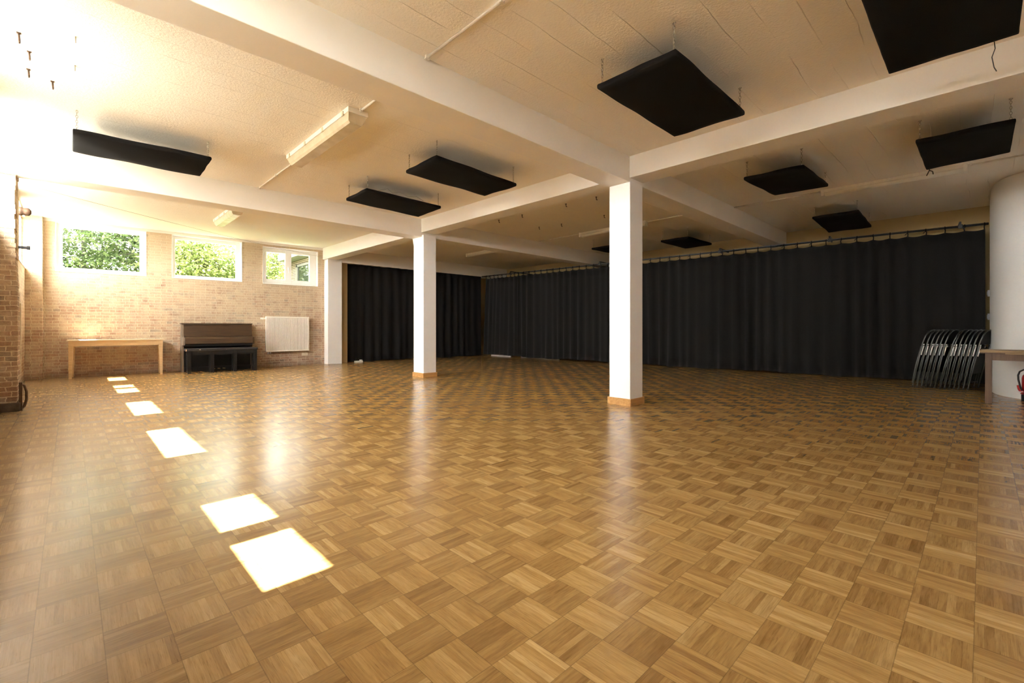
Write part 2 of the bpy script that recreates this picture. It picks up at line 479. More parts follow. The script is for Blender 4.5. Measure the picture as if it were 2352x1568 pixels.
# painted strip of the lintel under the ceiling
b = MB(); b.box(-0.02, 0.006, -0.375, 5.0, 3.115, ZC)
setp(b.build('trim_1', M['beam'], loc=LW, rz=-TH), kind='structure')

def window(name, y0, y1, z0, z1, gl, label, loc=LW, rz=-TH, depth=0.11, handle=None, glass='tintglass'):
    """white plastic window in a reveal; gl = glass rectangles (y0,y1,z0,z1)"""
    w = empty(name, loc, rz, kind='structure')
    x1 = -depth; x0 = x1 - 0.07
    fr = MB()
    # reveal lining
    t = 0.012
    fr.box(-depth, 0.008, y0, y0 + t, z0, z1); fr.box(-depth, 0.008, y1 - t, y1, z0, z1)
    fr.box(-depth, 0.012, y0, y1, z0, z0 + t); fr.box(-depth, 0.008, y0, y1, z1 - t, z1)
    fr.build('reveal_lining', M['pvc'], w)
    f2 = MB(); o = 0.045
    f2.box(x0, x1, y0, y0 + o, z0, z1, 0.004); f2.box(x0, x1, y1 - o, y1, z0, z1, 0.004)
    f2.box(x0, x1, y0 + o, y1 - o, z0, z0 + o, 0.004); f2.box(x0, x1, y0 + o, y1 - o, z1 - o, z1, 0.004)
    f2.build('frame', M['pvc'], w)
    n = len(gl)
    for i, (a, c, e, g) in enumerate(gl):
        A = y0 + o if i == 0 else (gl[i - 1][1] + a) / 2
        B = y1 - o if i == n - 1 else (c + gl[i + 1][0]) / 2 + (0.003 if i < n - 1 else 0)
        s = MB(); X0, X1 = x0 + 0.005, x1 + (0.018 if n > 1 else 0.004)
        s.box(X0, X1, A, a, z0 + o, z1 - o, 0.004); s.box(X0, X1, c, B, z0 + o, z1 - o, 0.004)
        s.box(X0, X1, a, c, z0 + o, e, 0.004); s.box(X0, X1, a, c, g, z1 - o, 0.004)
        so = s.build('sash', M['pvc'], w)
        p = MB(); p.box(x0 + 0.03, x0 + 0.036, a - 0.01, c + 0.01, e - 0.01, g + 0.01)
        p.build('pane', M[glass], so)
    if handle:
        h = MB(); hy, hz = handle
        h.box(x1 + 0.018, x1 + 0.03, hy - 0.014, hy + 0.014, hz - 0.035, hz + 0.035, 0.003)
        h.box(x1 + 0.03, x1 + 0.055, hy - 0.008, hy + 0.008, hz - 0.008, hz + 0.008)
        h.box(x1 + 0.045, x1 + 0.058, hy - 0.010, hy + 0.010, hz - 0.11, hz + 0.01, 0.004)
        h.build('handle', M['pvc'], w)
    return w
window('window_1', *WIN[0], [(-0.115, 1.10, 2.225, 3.035)], '')
window('window_2', *WIN[1], [(1.735, 2.945, 2.21, 3.03)], '')
window('window_3', *WIN[2], [(3.62, 4.07, 2.25, 2.945), (4.22, 4.68, 2.25, 2.945)], '', handle=(4.145, 2.55))

# the wall with the sunny windows beside the camera: inner face at y = -0.62
FW = (0.0, -0.62, 0.0)
fwin = [(-12.83, -11.22, [(-12.72, -12.22), (-12.05, -11.33)]), (-10.47, -9.02, [(-10.37, -9.93), (-9.75, -9.12)]),
        (-7.99, -6.58, [(-7.90, -6.67)]), (-5.69, -4.23, [(-5.59, -4.33)]), (-3.13, -1.77, [(-3.03, -2.56), (-2.37, -1.87)]),
        (-0.85, -0.05, [(-0.76, -0.14)])]  # unseen window, added and sized to light the front of the room
# its own frame: local y = -x world, local x = +y world  (rotation +90 deg about z)
wf = wall_mesh(-2.4, 13.3, 0, ZC + 0.2, 0.26, [(-x1, -x0, 2.13, 3.13) for x0, x1, g in fwin])
setp(wf.build('wall_front', M['brick'], loc=FW, rz=PI / 2), kind='structure')
for i, (x0, x1, g) in enumerate(fwin):
    window('window_%d' % (4 + i), -x1, -x0, 2.13, 3.13, [(-q, -p, 2.215, 3.06) for p, q in reversed(g)], '', loc=FW, rz=PI / 2, depth=0.06, glass='glass')

# back wall behind the long curtain, and the wall behind the short curtain
b = MB(); b.box(-13.3, 2.4, 11.75, 12.0, 0, ZC + 0.2); b.box(-12.95, -12.60, 5.25, 5.68, 0, ZC + 0.2)
setp(b.build('wall_back', M['ochre']), kind='structure')
SLW = (-12.95, 0.0, 0.0)
ws = wall_mesh(5.66, 12.0, 0, ZC + 0.2, 0.3, [(5.70, 6.9, 1.55, 2.78)])
setp(ws.build('wall_side', M['ochre'], loc=SLW), kind='structure')
window('window_11', 5.70, 6.9, 1.55, 2.78, [(5.77, 6.8, 1.65, 2.70)], '', loc=SLW, rz=0, depth=0.1)
# white skirting seen under the curtain hem
b = MB()
b.box(-12.15, -11.15, 10.74, 10.77, 0.0, 0.055); b.box(-10.75, -9.1, 10.83, 10.86, 0.0, 0.055)
setp(b.build('baseboard_back', M['pvc']), kind='structure')
# round white wall on the right
pl = [(0.085, 11.9), (0.085, 11.2), (0.087, 10.7), (0.095, 10.35), (0.12, 10.1), (0.165, 9.9), (0.24, 9.72), (0.36, 9.57), (0.52, 9.44), (0.75, 9.33), (1.1, 9.25), (1.6, 9.21), (2.4, 9.2)]
def smooth_poly(p, n=6):
    out = []
    for i in range(len(p) - 1):
        p0 = Vector(p[max(0, i - 1)]); p1 = Vector(p[i]); p2 = Vector(p[i + 1]); p3 = Vector(p[min(len(p) - 1, i + 2)])
        for k in range(n):
            t = k / n
            out.append(tuple(0.5 * ((2 * p1) + (-p0 + p2) * t + (2 * p0 - 5 * p1 + 4 * p2 - p3) * t * t + (-p0 + 3 * p1 - 3 * p2 + p3) * t ** 3)))
    out.append(tuple(p[-1])); return out
pp = smooth_poly([(x, y, 0) for x, y in pl])
b = MB(); n = len(pp); vs = []; fs = []
for x, y, _ in pp: vs += [(x, y, 0.0), (x, y, ZC + 0.1)]
for i in range(n - 1): fs.append((2 * i, 2 * i + 2, 2 * i + 3, 2 * i + 1))
b.add(vs, fs, True)
b.add([(2.4, 9.2, 0), (2.4, 11.9, 0), (2.4, 11.9, ZC + .1), (2.4, 9.2, ZC + .1)], [(0, 1, 2, 3)])
b.add([(2.4, 11.9, 0), (0.085, 11.9, 0), (0.085, 11.9, ZC + .1), (2.4, 11.9, ZC + .1)], [(0, 1, 2, 3)])
setp(b.build('wall_round', M['curve']), kind='structure')
b = MB(); b.box(2.2, 2.4, -0.87, 9.6, 0, ZC + 0.1)
setp(b.build('wall_right', M['beam']), kind='structure')

# beams
def beam(name, x0, x1, y0, y1, z0, mat='beam'):
    m = MB(); m.box(x0, x1, y0, y1, z0, ZC + 0.05, 0.006)
    return setp(m.build(name, M[mat]), kind='structure')
beam('trim_2', -3.45, -3.12, -0.62, 11.75, 2.85)
beam('trim_3', -8.16, -7.82, -0.62, 11.75, 2.82)
beam('trim_4', -3.12, 2.2, 5.10, 5.42, 2.90)
beam('trim_5', -7.82, -3.45, 5.05, 5.37, 2.90)
beam('trim_6', -12.6, -8.16, 4.98, 5.29, 2.86)
beam('trim_7', -12.95, -12.40, 5.3, 11.75, 2.825)     # lintel above the short curtain
# small moulding under that lintel
b = MB(); b.box(-12.402, -12.375, 5.43, 10.5, 2.805, 2.84)
setp(b.build('trim_8', M['beam']), kind='structure')

def pillar(name, x0, x1, y0, y1, ztop, skirt=True):
    p = empty(name, ((x0 + x1) / 2, (y0 + y1) / 2, 0), kind='structure')
    m = MB(); hx = (x1 - x0) / 2; hy = (y1 - y0) / 2
    m.box(-hx, hx, -hy, hy, 0, ztop, 0.006)
    m.build('shaft', M['white'], p)
    if skirt:
        k = MB(); t = 0.018; h = 0.092
        k.box(-hx - t, hx + t, -hy - t, -hy, 0, h, 0.003); k.box(-hx - t, hx + t, hy, hy + t, 0, h, 0.003)
        k.box(-hx - t, -hx, -hy, hy, 0, h, 0.003); k.box(hx, hx + t, -hy, hy, 0, h, 0.003)
        k.build('baseboard', M['oak'], p)
    return p
pillar('pillar', -3.425, -3.115, 5.105, 5.41, 2.87)
p2 = pillar('pillar', -8.12, -7.755, 5.06, 5.36, 2.85)
hb = MB(); hb.prism([(-0.225, -0.15, 2.82), (-0.182, -0.15, 2.82), (-0.182, -0.15, 2.68)], [(-0.225, 0.15, 2.82), (-0.182, 0.15, 2.82), (-0.182, 0.15, 2.68)])
hb.build('haunch', M['white'], p2)
pillar('pillar', -12.75, -12.37, 5.03, 5.42, 2.90, False)

# brick pier at the left, laid course by course
pr = empty('pillar', (-8.2, -0.54, 0), kind='structure')
m = MB(); z = 0.10; k = 0
while z < ZC:
    h = 0.058 + random.uniform(-0.003, 0.003)
    j = random.uniform(-0.006, 0.006); j2 = random.uniform(-0.005, 0.005)
    m.box(-0.15, 0.19 + j2, -0.12, 0.085 + j + 0.012 * math.sin(z * 2.1), z, min(ZC, z + h), 0.004)
    z += h
m.build('brickwork', M['pierbrick'], pr)
m = MB(); m.box(-0.17, 0.21, -0.12, 0.115, 0, 0.105, 0.012); m.build('plinth', M['stone'], pr)
m = MB(); m.box(-0.175, -0.15, 0.085, 0.105, 0.45, 1.3); m.build('edge_strip', M['ivory'], pr)
# shallow pier in the corner of the brick wall
m = MB(); m.box(-0.02, 0.17, -0.75, -0.377, 0, ZC)
setp(m.build('pillar', M['brick'], loc=LW, rz=-TH), kind='structure')

# ------------------------------------------------------------------ pier ironware
m = MB(); m.lathe([(0.0, 0.0), (0.05, 0.0), (0.052, 0.02), (0.040, 0.035), (0.046, 0.055), (0.045, 0.085), (0.02, 0.105), (0.0, 0.106)], n=14, axis='x')
o = m.build('iron_boss', M['rust'], loc=(-8.06, -0.44, 2.40), rz=PI / 2)
setp(o, 'round rusty iron knob on the edge of the brick pier', 'wall fitting')
m = MB(); m.box(-0.02, 0.02, 0, 0.085, -0.015, 0.015, 0.004); m.box(-0.026, 0.026, 0.07, 0.10, -0.02, 0.022, 0.004)
setp(m.build('iron_peg', M['blackrub'], loc=(-8.06, -0.445, 1.965)), 'small black iron peg on the brick pier below the round knob', 'wall fitting')
m = MB(); m.tube([(0, 0, 0.0), (0.0, 0.025, 0.02), (0, 0.042, 0.10), (0, 0.042, 0.2), (0, 0.025, 0.27), (0, 0.0, 0.28)], 0.014, 8)
m.box(-0.03, 0.03, -0.02, 0.01, -0.03, 0.31, 0.004)
setp(m.build('iron_bracket', M['rust'], loc=(-8.08, -0.42, 0.03)), 'rusty curved iron bracket low on the foot of the brick pier', 'wall fitting')

# ------------------------------------------------------------------ ceiling panels on chains
def chain_mesh(L):
    m = MB(); n = max(3, round(L / 0.026)); st = L / n
    for i in range(n):
        c = (0, 0, -(i + 0.5) * st)
        ax = (1, 0, 0) if i % 2 else (0, 1, 0)
        m.torus(c, 0.0085, 0.0022, (0, 0, 1), ax, 10, 4, sx=st * 0.62 / 0.0085)
    m.torus((0, 0, -0.004), 0.011, 0.003, (0, 0, 1), (1, 0, 0), 10, 4)
    return m
def panel(x0, x1, y0, y1, zs, label, sag=0.012, th=0.05, seed=0):
    """zs: underside heights at (x0,y0),(x1,y0),(x1,y1),(x0,y1)"""
    cx, cy = (x0 + x1) / 2, (y0 + y1) / 2
    zt = max(zs) + th
    r = empty('ceiling_panel', (cx, cy, zt), 0, label, 'acoustic panel', 'black panels hung under the ceiling')
    rnd = random.Random(seed)
    nx, ny = 10, 18
    def zl(u, v): return (zs[0] * (1 - u) + zs[1] * u) * (1 - v) + (zs[3] * (1 - u) + zs[2] * u) * v - sag * (1 - (2 * u - 1) ** 2) * (1 - (2 * v - 1) ** 2) * 1.5
    ph = [rnd.uniform(0, 6) for _ in range(4)]
    prof = [(0.012, 0.0), (0.003, 0.006), (0.0, 0.016), (0.0, th - 0.016), (0.004, th - 0.005), (0.014, th)]
    vs = []; fs = []
    def pt(u, v, inset, dz):
        x = x0 + (x1 - x0) * u; y = y0 + (y1 - y0) * v
        dx = inset if u < 1e-6 else (-inset if u > 1 - 1e-6 else 0)
        dy = inset if v < 1e-6 else (-inset if v > 1 - 1e-6 else 0)
        w = 0.004 * math.sin(9 * u + ph[0]) * math.sin(11 * v + ph[1])
        e = 0.002 * math.sin(17 * (u + v) + ph[2])
        return (x + dx + (e if dx or v in (0, 1) else 0) - cx, y + dy + (e if dy else 0) - cy, zl(u, v) + dz + w - zt)
    def grid(dz, inset):
        base = len(vs)
        for j in range(ny + 1):
            for i in range(nx + 1): vs.append(pt(i / nx, j / ny, inset, dz))
        return base
    b0 = grid(0.0, 0.012)
    fs += [(b0 + j * (nx + 1) + i, b0 + j * (nx + 1) + i + 1, b0 + (j + 1) * (nx + 1) + i + 1, b0 + (j + 1) * (nx + 1) + i) for j in range(ny) for i in range(nx)]
    b1 = grid(th, 0.014)
    fs += [(b1 + j * (nx + 1) + i, b1 + (j + 1) * (nx + 1) + i, b1 + (j + 1) * (nx + 1) + i + 1, b1 + j * (nx + 1) + i + 1) for j in range(ny) for i in range(nx)]
    per = [(i, 0) for i in range(nx)] + [(nx, j) for j in range(ny)] + [(i, ny) for i in range(nx, 0, -1)] + [(0, j) for j in range(ny, 0, -1)]
    prev = [b0 + j * (nx + 1) + i for i, j in per]
    for ins, dz in prof[1:-1]:
        cur = []
        for i, j in per:
            vs.append(pt(i / nx, j / ny, ins, dz)); cur.append(len(vs) - 1)
        fs += [(prev[k], prev[(k + 1) % len(per)], cur[(k + 1) % len(per)], cur[k]) for k in range(len(per))]
        prev = cur
    cur = [b1 + j * (nx + 1) + i for i, j in per]
    fs += [(prev[k], prev[(k + 1) % len(per)], cur[(k + 1) % len(per)], cur[k]) for k in range(len(per))]
    mb = MB(); mb.add(vs, fs, True)
    mb.build('board', M['felt'], r)
    for u, v, z in ((0, 0, zs[0]), (1, 0, zs[1]), (1, 1, zs[2]), (0, 1, zs[3])):
        px = x0 + (0.03 if u == 0 else -0.03) + (x1 - x0) * u; py = y0 + (0.03 if v == 0 else -0.03) + (y1 - y0) * v
        ch = chain_mesh(ZC - (z + th) + 0.006)
        c = ch.build('chain', M['steel'], r); c.location = (px - cx, py - cy, ZC - zt)
    return r
pA = panel(-0.50, 0.165, 3.20, 4.47, (2.92, 2.92, 2.92, 2.92), 'largest looking black ceiling panel, cut by the top edge, a wire dangling from it', seed=1)
panel(-2.17, -1.50, 3.06, 4.385, (2.92, 2.92, 2.92, 2.92), 'black ceiling panel seen as a tilted diamond right of the big beam, two chains showing', seed=2)
panel(-6.93, -6.27, 0.02, 1.19, (2.92, 2.925, 2.95, 2.915), 'sagging black ceiling panel over the brick wall side, left of the long ceiling lamp', 0.03, seed=3)
panel(-5.04, -4.38, 3.03, 4.33, (2.93, 2.945, 2.90, 2.91), 'black ceiling panel above and between the two white pillars, nearer of the pair', seed=4)
pE = panel(-6.76, -6.10, 3.03, 4.31, (2.93, 2.94, 2.92, 2.90), 'black ceiling panel left of the far white pillar, loose wires on its top', seed=5)
panel(-2.18, -1.50, 6.34, 7.60, (2.92, 2.92, 2.965, 2.98), 'black ceiling panel just beyond the right beam, left of the long batten lamp', seed=6)
pG = panel(-0.49, 0.215, 6.37, 7.6, (2.92, 2.92, 2.965, 2.945), 'black ceiling panel at the right edge beside the round white wall, knotted cord below', seed=7)
panel(-2.14, -1.46, 9.60, 10.85, (2.95, 2.95, 2.885, 2.89), 'black ceiling panel nearest the long curtain, above its right half', seed=8)
panel(-5.06, -4.42, 9.58, 10.8, (2.92, 2.92, 2.935, 2.925), 'small looking black ceiling panel right of the near white pillar, close to the ochre wall', seed=9)
panel(-6.72, -6.0, 9.25, 10.4, (2.92, 2.92, 2.925, 2.925), 'black ceiling panel mostly hidden behind the near white pillar', seed=10)
# loose wires that belong to panels
m = MB(); m.tube([(0.0, 0.55, 0.0), (0.005, 0.56, -0.05), (-0.01, 0.565, -0.10), (0.0, 0.57, -0.17), (0.012, 0.575, -0.2)], 0.003, 6)
m.build('dangling_wire', M['blackwire'], pA).location = (0.22, 0.06, -0.05)
m = MB(); m.tube([(0, 0, 0.01), (0.0, 0.0, -0.03), (-0.025, 0.0, -0.09)], 0.006, 6); m.tube([(0, 0, -0.03), (0.03, 0.0, -0.05), (0.035, 0, -0.085)], 0.006, 6)
m.build('knotted_cord', M['blackwire'], pG).location = (-0.32, 0.60, -0.055)
m = MB(); m.tube([(0.30, -0.45, 0.0), (0.31, -0.3, 0.06), (0.28, -0.2, 0.02), (0.30, -0.1, 0.05), (0.31, 0.05, 0.012), (0.30, 0.2, 0.045), (0.3, 0.33, 0.0)], 0.003, 5)
m.build('loose_wire', M['string'], pE).location = (0, 0, 0.0)

# ------------------------------------------------------------------ ceiling lamps and conduits
def lamp(x0, x1, y, label, style='box', w=0.21):
    L = x1 - x0
    r = empty('ceiling_lamp', ((x0 + x1) / 2, y, ZC), 0, label, 'ceiling lamp', 'tube lamps under the ceiling')
    h = L / 2
    if style == 'box':
        m = MB(); m.box(-h, h, -w / 2, w / 2, -0.05, 0, 0.006); m.build('housing', M['lampbody'], r)
        m = MB(); a = w / 2 - 0.008; c = w / 2 - 0.045; zt, zb = -0.052, -0.135
        r0 = [(-h + 0.01, -a, zt), (-h + 0.01, a, zt), (-h + 0.05, c + 0.02, zb + 0.02), (-h + 0.055, c, zb), (-h + 0.055, -c, zb), (-h + 0.05, -c - 0.02, zb + 0.02)]
        r1 = [(h - 0.01, -a, zt), (h - 0.01, a, zt), (h - 0.05, c + 0.02, zb + 0.02), (h - 0.055, c, zb), (h - 0.055, -c, zb), (h - 0.05, -c - 0.02, zb + 0.02)]
        m.prism(r0, r1); d = m.build('diffuser', M['diffuser'], r)
        n = 4
        for i in range(n):
            for s in (-1, 1):
                k = MB(); x = -h + 0.12 + (L - 0.24) * i / (n - 1)
                k.box(x - 0.018, x + 0.018, s * (w / 2 - 0.004), s * (w / 2 + 0.010), -0.062, -0.018, 0.003)
                k.build('clip', M['ivory'], r)
    else:
        m = MB(); m.box(-h, h, -0.055, 0.055, -0.045, 0, 0.005); m.build('housing', M['lampbody'], r)
        m = MB(); ring = lambda x: [(x, 0.062 * math.cos(a), -0.047 - 0.05 * math.sin(a)) for a in [PI * k / 8 for k in range(9)]]
        m.prism(ring(-h + 0.02), ring(h - 0.02), True); m.build('diffuser', M['lampbody'], r)
        for s in (-1, 1):
            k = MB(); k.box(s * h - 0.022, s * h + 0.022, -0.066, 0.066, -0.10, 0.0, 0.006); k.build('end_cap', M['lampbody'], r)
    return r
lamp(-6.1, -4.32, 2.06, 'long yellowed box lamp on the ceiling left of the big beam, nearest of the lamps')
lamp(-10.75, -9.32, 2.17, 'box lamp on the ceiling close to the brick wall windows, behind the second beam')
lamp(-10.55, -9.12, 8.42, 'small looking batten lamp above the short curtain, right of the far white pillar', 'batten')
lamp(-6.42, -4.80, 8.44, 'batten lamp passing behind the near white pillar', 'batten')
lamp(-1.76, -0.16, 8.58, 'long batten lamp on the ceiling at the right, above the folding chairs', 'batten')
def conduit(x0, x1, y, label):
    m = MB(); m.tube([(0, 0, 0), (x1 - x0, 0, 0)], 0.011, 8)
    n = max(2, int((x1 - x0) / 0.8) + 1)
    for i in range(n):
        x = 0.03 + (x1 - x0 - 0.06) * i / (n - 1)
        m.box(x - 0.01, x + 0.01, -0.018, 0.018, -0.015, 0.014)
    o = m.build('cable_conduit', M['conduit'], loc=(x0, y, ZC - 0.013))
    return setp(o, label, 'conduit')
conduit(-3.115, 2.19, 2.05, 'painted cable conduit crossing the ceiling right of the big beam, near the top edge')
conduit(-7.815, -6.1, 2.10, 'thin conduit from the near box lamp down towards the second beam')
conduit(-4.32, -3.46, 2.08, 'short conduit between the near box lamp and the big beam')
conduit(-7.75, -6.42, 8.44, 'thin conduit on the dark ceiling left of the near white pillar')
conduit(-4.80, -3.46, 8.46, 'thin conduit on the dark ceiling just right of the near white pillar')
conduit(-3.11, -1.78, 8.58, 'thin conduit leading to the left end of the right batten lamp')
conduit(-0.14, 2.19, 8.58, 'thin conduit from the right end of the right batten lamp to the round wall')

# ceiling hooks
def hook(x, y, L, label, mat='rust'):
    m = MB(); m.tube([(0, 0, 0), (0, 0.004, -L)], 0.006, 6); m.box(-0.012, 0.012, -0.012, 0.012, -0.006, 0)
    m.tube([(0, 0.004, -L), (0.012, 0.004, -L - 0.012), (0.02, 0.004, -L)], 0.005, 6)
    setp(m.build('ceiling_hook', M[mat], loc=(x, y, ZC)), label, 'ceiling hook', 'iron hooks left in the ceiling')
for (x, y, L), lb in zip([(-4.94, -0.27, .07), (-5.22, -0.23, .06), (-5.58, -0.25, .06), (-5.71, -0.11, .06)],
        ['rusty iron rod in the bright ceiling, topmost at the left edge', 'rusty iron rod in the bright ceiling, second from the top at the left edge',
         'rusty iron rod in the bright ceiling, third from the top at the left edge', 'rusty iron rod in the bright ceiling, lowest and rightmost of the four']):
    hook(x, y, L, lb)
for (x, y), lb in zip([(-4.72, 0.03), (-5.24, 0.03)], ['small metal ring in the bright ceiling, upper of the two', 'small metal ring in the bright ceiling, lower of the two']):
    m = MB(); m.torus((0, 0, -0.02), 0.02, 0.004, (1, 0, 0), (0, 0, 1), 12, 5)
    setp(m.build('ceiling_ring', M['steel'], loc=(x, y, ZC)), lb, 'ceiling ring', 'metal rings in the ceiling')
for x, y in [(-5.09, 6.25), (-4.47, 6.28), (-5.09, 7.41), (-6.14, 7.39), (-6.66, 7.27), (-6.8, 6.22), (-6.17, 6.25)]:
    hook(x, y, 0.045, 'tiny dark hook in the dim ceiling between the two white pillars', 'blackrub')
# thin wire strung under the ceiling
pts = []
A = Vector((-8.06, -0.455, 2.74)); B = Vector((-12.37, 5.05, 2.88))
for i in range(21):
    t = i / 20; p = A.lerp(B, t); p.z -= 0.05 * 4 * t * (1 - t); pts.append(p - A)
m = MB(); m.tube(pts, 0.0022, 5)
setp(m.build('strung_wire', M['string'], loc=A), 'thin wire strung from the brick pier past the windows to the white corner post', 'wire')

# ------------------------------------------------------------------ curtains and rail
RZ = 2.80
def cy(x): return 10.5 + (x + 12.2) * 0.0753
def curtain(p0, p1, ztop, zbot, label, fold=0.25, amp=0.045, ties=True, seed=0, tie_z=None, slant=0.0, group='black stage curtains'):
    rnd = random.Random(seed)
    P0 = Vector((*p0, 0)); P1 = Vector((*p1, 0)); L = (P1 - P0).length
    t = (P1 - P0) / L; nrm = Vector((t.y, -t.x, 0))
    ang = math.atan2(t.y, t.x)
    r = empty('curtain', (P0.x, P0.y, 0), ang, label, 'curtain', group)
    nu = int(L / 0.025); nv = 14
    nf = max(1, round(L / fold)); sp = L / nf
    ph = [rnd.uniform(0, 6.28) for _ in range(6)]
    def prof(u, v):
        k = u / sp
        a = amp * (0.55 + 0.45 * v) * (0.75 + 0.35 * math.sin(k * 0.71 + ph[0]))
        w = 0.18 * math.sin(k * 0.9 + ph[1]) + 0.10 * v * math.sin(k * 2.3 + ph[2])
        s = math.cos(2 * PI * (k + w))
        s = math.copysign(abs(s) ** 0.7, s)
        return a * s + 0.018 * v * math.sin(k * 3.7 + ph[3] + v) + 0.012 * math.sin(k * 1.3 + ph[4])
    def bottom(u): return zbot + 0.012 * math.sin(u * 2.2 + ph[5]) + 0.008 * math.sin(u * 7.1 + ph[1])
    def top(u):
        k = (u / sp) % 1.0
        return ztop - 0.018 * math.sin(PI * k) ** 0.8
    th = 0.006
    vs = []; fs = []
    for side in (0, 1):
        for i in range(nu + 1):
            u = L * i / nu
            for j in range(nv + 1):
                v = j / nv
                z = top(u) + (bottom(u) - top(u)) * v
                uu = u + slant * v * (1 - u / L)
                vs.append((uu, -prof(u, v) + (th if side else 0), z))
    N = (nu + 1) * (nv + 1)
    idx = lambda s, i, j: s * N + i * (nv + 1) + j
    for i in range(nu):
        for j in range(nv):
            fs.append((idx(0, i, j), idx(0, i + 1, j), idx(0, i + 1, j + 1), idx(0, i, j + 1)))
            fs.append((idx(1, i, j), idx(1, i, j + 1), idx(1, i + 1, j + 1), idx(1, i + 1, j)))
        fs.append((idx(0, i, 0), idx(1, i, 0), idx(1, i + 1, 0), idx(0, i + 1, 0)))
        fs.append((idx(0, i, nv), idx(0, i + 1, nv), idx(1, i + 1, nv), idx(1, i, nv)))
    for j in range(nv):
        fs.append((idx(0, 0, j), idx(0, 0, j + 1), idx(1, 0, j + 1), idx(1, 0, j)))
        fs.append((idx(0, nu, j), idx(1, nu, j), idx(1, nu, j + 1), idx(0, nu, j + 1)))
    mb = MB(); mb.add(vs, fs, True)
    mb.build('cloth', M['curtain'], r)
    if ties:
        for k in range(nf + 1):
            u = min(L - 0.01, max(0.01, k * sp)); y = -prof(u, 0)
            m = MB()
            m.tube([(u, y, ztop - 0.02), (u + rnd.uniform(-.01, .01), y * 0.4, (ztop + RZ) / 2), (u, 0.0, RZ - 0.02), (u, 0.024, RZ), (u, 0, RZ + 0.022), (u, -0.024, RZ), (u, y * 0.5 - 0.01, RZ - 0.03)], 0.009, 6)
            if rnd.random() < 0.4: m.tube([(u, -0.02, RZ - 0.02), (u - 0.04, -0.03, RZ - 0.06)], 0.006, 5)
            m.build('tie', M['curtain'], r)
    return r
ZT = 2.715
xs = [-12.16, -10.60, -7.28, 0.0]
curtain((-12.14, cy(-12.14)), (-10.62, cy(-10.62)), ZT, 0.062, 'narrow black curtain at the back corner, its hem lifted off the white skirting', 0.2, 0.035, seed=3, slant=-0.14)
curtain((-10.64, cy(-10.64) - 0.03), (-7.30, cy(-7.30) - 0.03), ZT, 0.045, 'black curtain on the rail between the two white pillars', 0.24, 0.04, seed=4)
curtain((-7.34, cy(-7.34)), (0.03, cy(0.03)), ZT, 0.018, 'wide black curtain on the rail from the near white pillar to the round wall', 0.255, 0.045, seed=5)
curtain((-12.72, 5.62), (-12.42, 10.50), 2.85, 0.012, 'black curtain hung straight under the lintel beside the brick wall', 0.27, 0.05, ties=False, seed=6)
# rail
Ra = Vector((-12.35, cy(-12.35), RZ)); Rb = Vector((0.07, cy(0.07), RZ))
r = empty('curtain_rail', Ra, math.atan2(Rb.y - Ra.y, Rb.x - Ra.x), 'dark pipe rail carrying the long black curtain, clamped to the ochre wall', 'curtain rail')
RL = (Rb - Ra).length
m = MB(); m.tube([(0, 0, 0), (RL, 0, 0)], 0.021, 10); m.build('pipe', M['rail'], r)
for px in (-11.0, -4.35, -2.2, -0.28, -7.6):
    u = (px - Ra.x) / (Rb.x - Ra.x) * RL
    wy = (11.75 - cy(px)) / math.cos(0.075)
    m = MB(); m.box(u - 0.03, u + 0.03, -0.032, 0.032, -0.03, 0.035, 0.005)
    m.box(u - 0.012, u + 0.012, -0.012, 0.012, 0.03, 0.085); m.box(u - 0.015, u + 0.015, 0.0, wy + 0.0, 0.055, 0.085)
    m.box(u + 0.03, u + 0.05, -0.008, 0.008, -0.05, 0.02)
    m.build('clamp', M['rail'], r)

# ------------------------------------------------------------------ furniture along the brick wall
# long pale table
r = empty('long_table', on_wall(0.35, 0.74), -TH, 'long pale wooden table against the brick wall, sun patch on its top', 'table')
m = MB(); m.box(-0.29, 0.285, -0.755, 0.755, 0.735, 0.757, 0.004); m.build('tabletop', M['tabletop'], r)
m = MB(); m.box(0.235, 0.26, -0.66, 0.66, 0.632, 0.735, 0.002); m.box(-0.26, -0.235, -0.66, 0.66, 0.632, 0.735, 0.002)
m.box(-0.235, 0.235, -0.70, -0.675, 0.632, 0.735); m.box(-0.235, 0.235, 0.675, 0.70, 0.632, 0.735)
m.build('apron', M['tablewood'], r)
for sx in (-1, 1):
    for sy in (-1, 1):
        x = 0.232 * sx; y = 0.69 * sy
        def rg(z, h, ox, oy): return [(x + ox - h, y + oy - h, z), (x + ox + h, y + oy - h, z), (x + ox + h, y + oy + h, z), (x + ox - h, y + oy + h, z)]
        m = MB(); m.prism(rg(0.62, 0.036, 0, 0), rg(0.735, 0.036, 0, 0)); m.prism(rg(0.0, 0.021, 0.012 * sx, 0.012 * sy), rg(0.62, 0.036, 0, 0))
        m.build('leg', M['tablewood'], r)
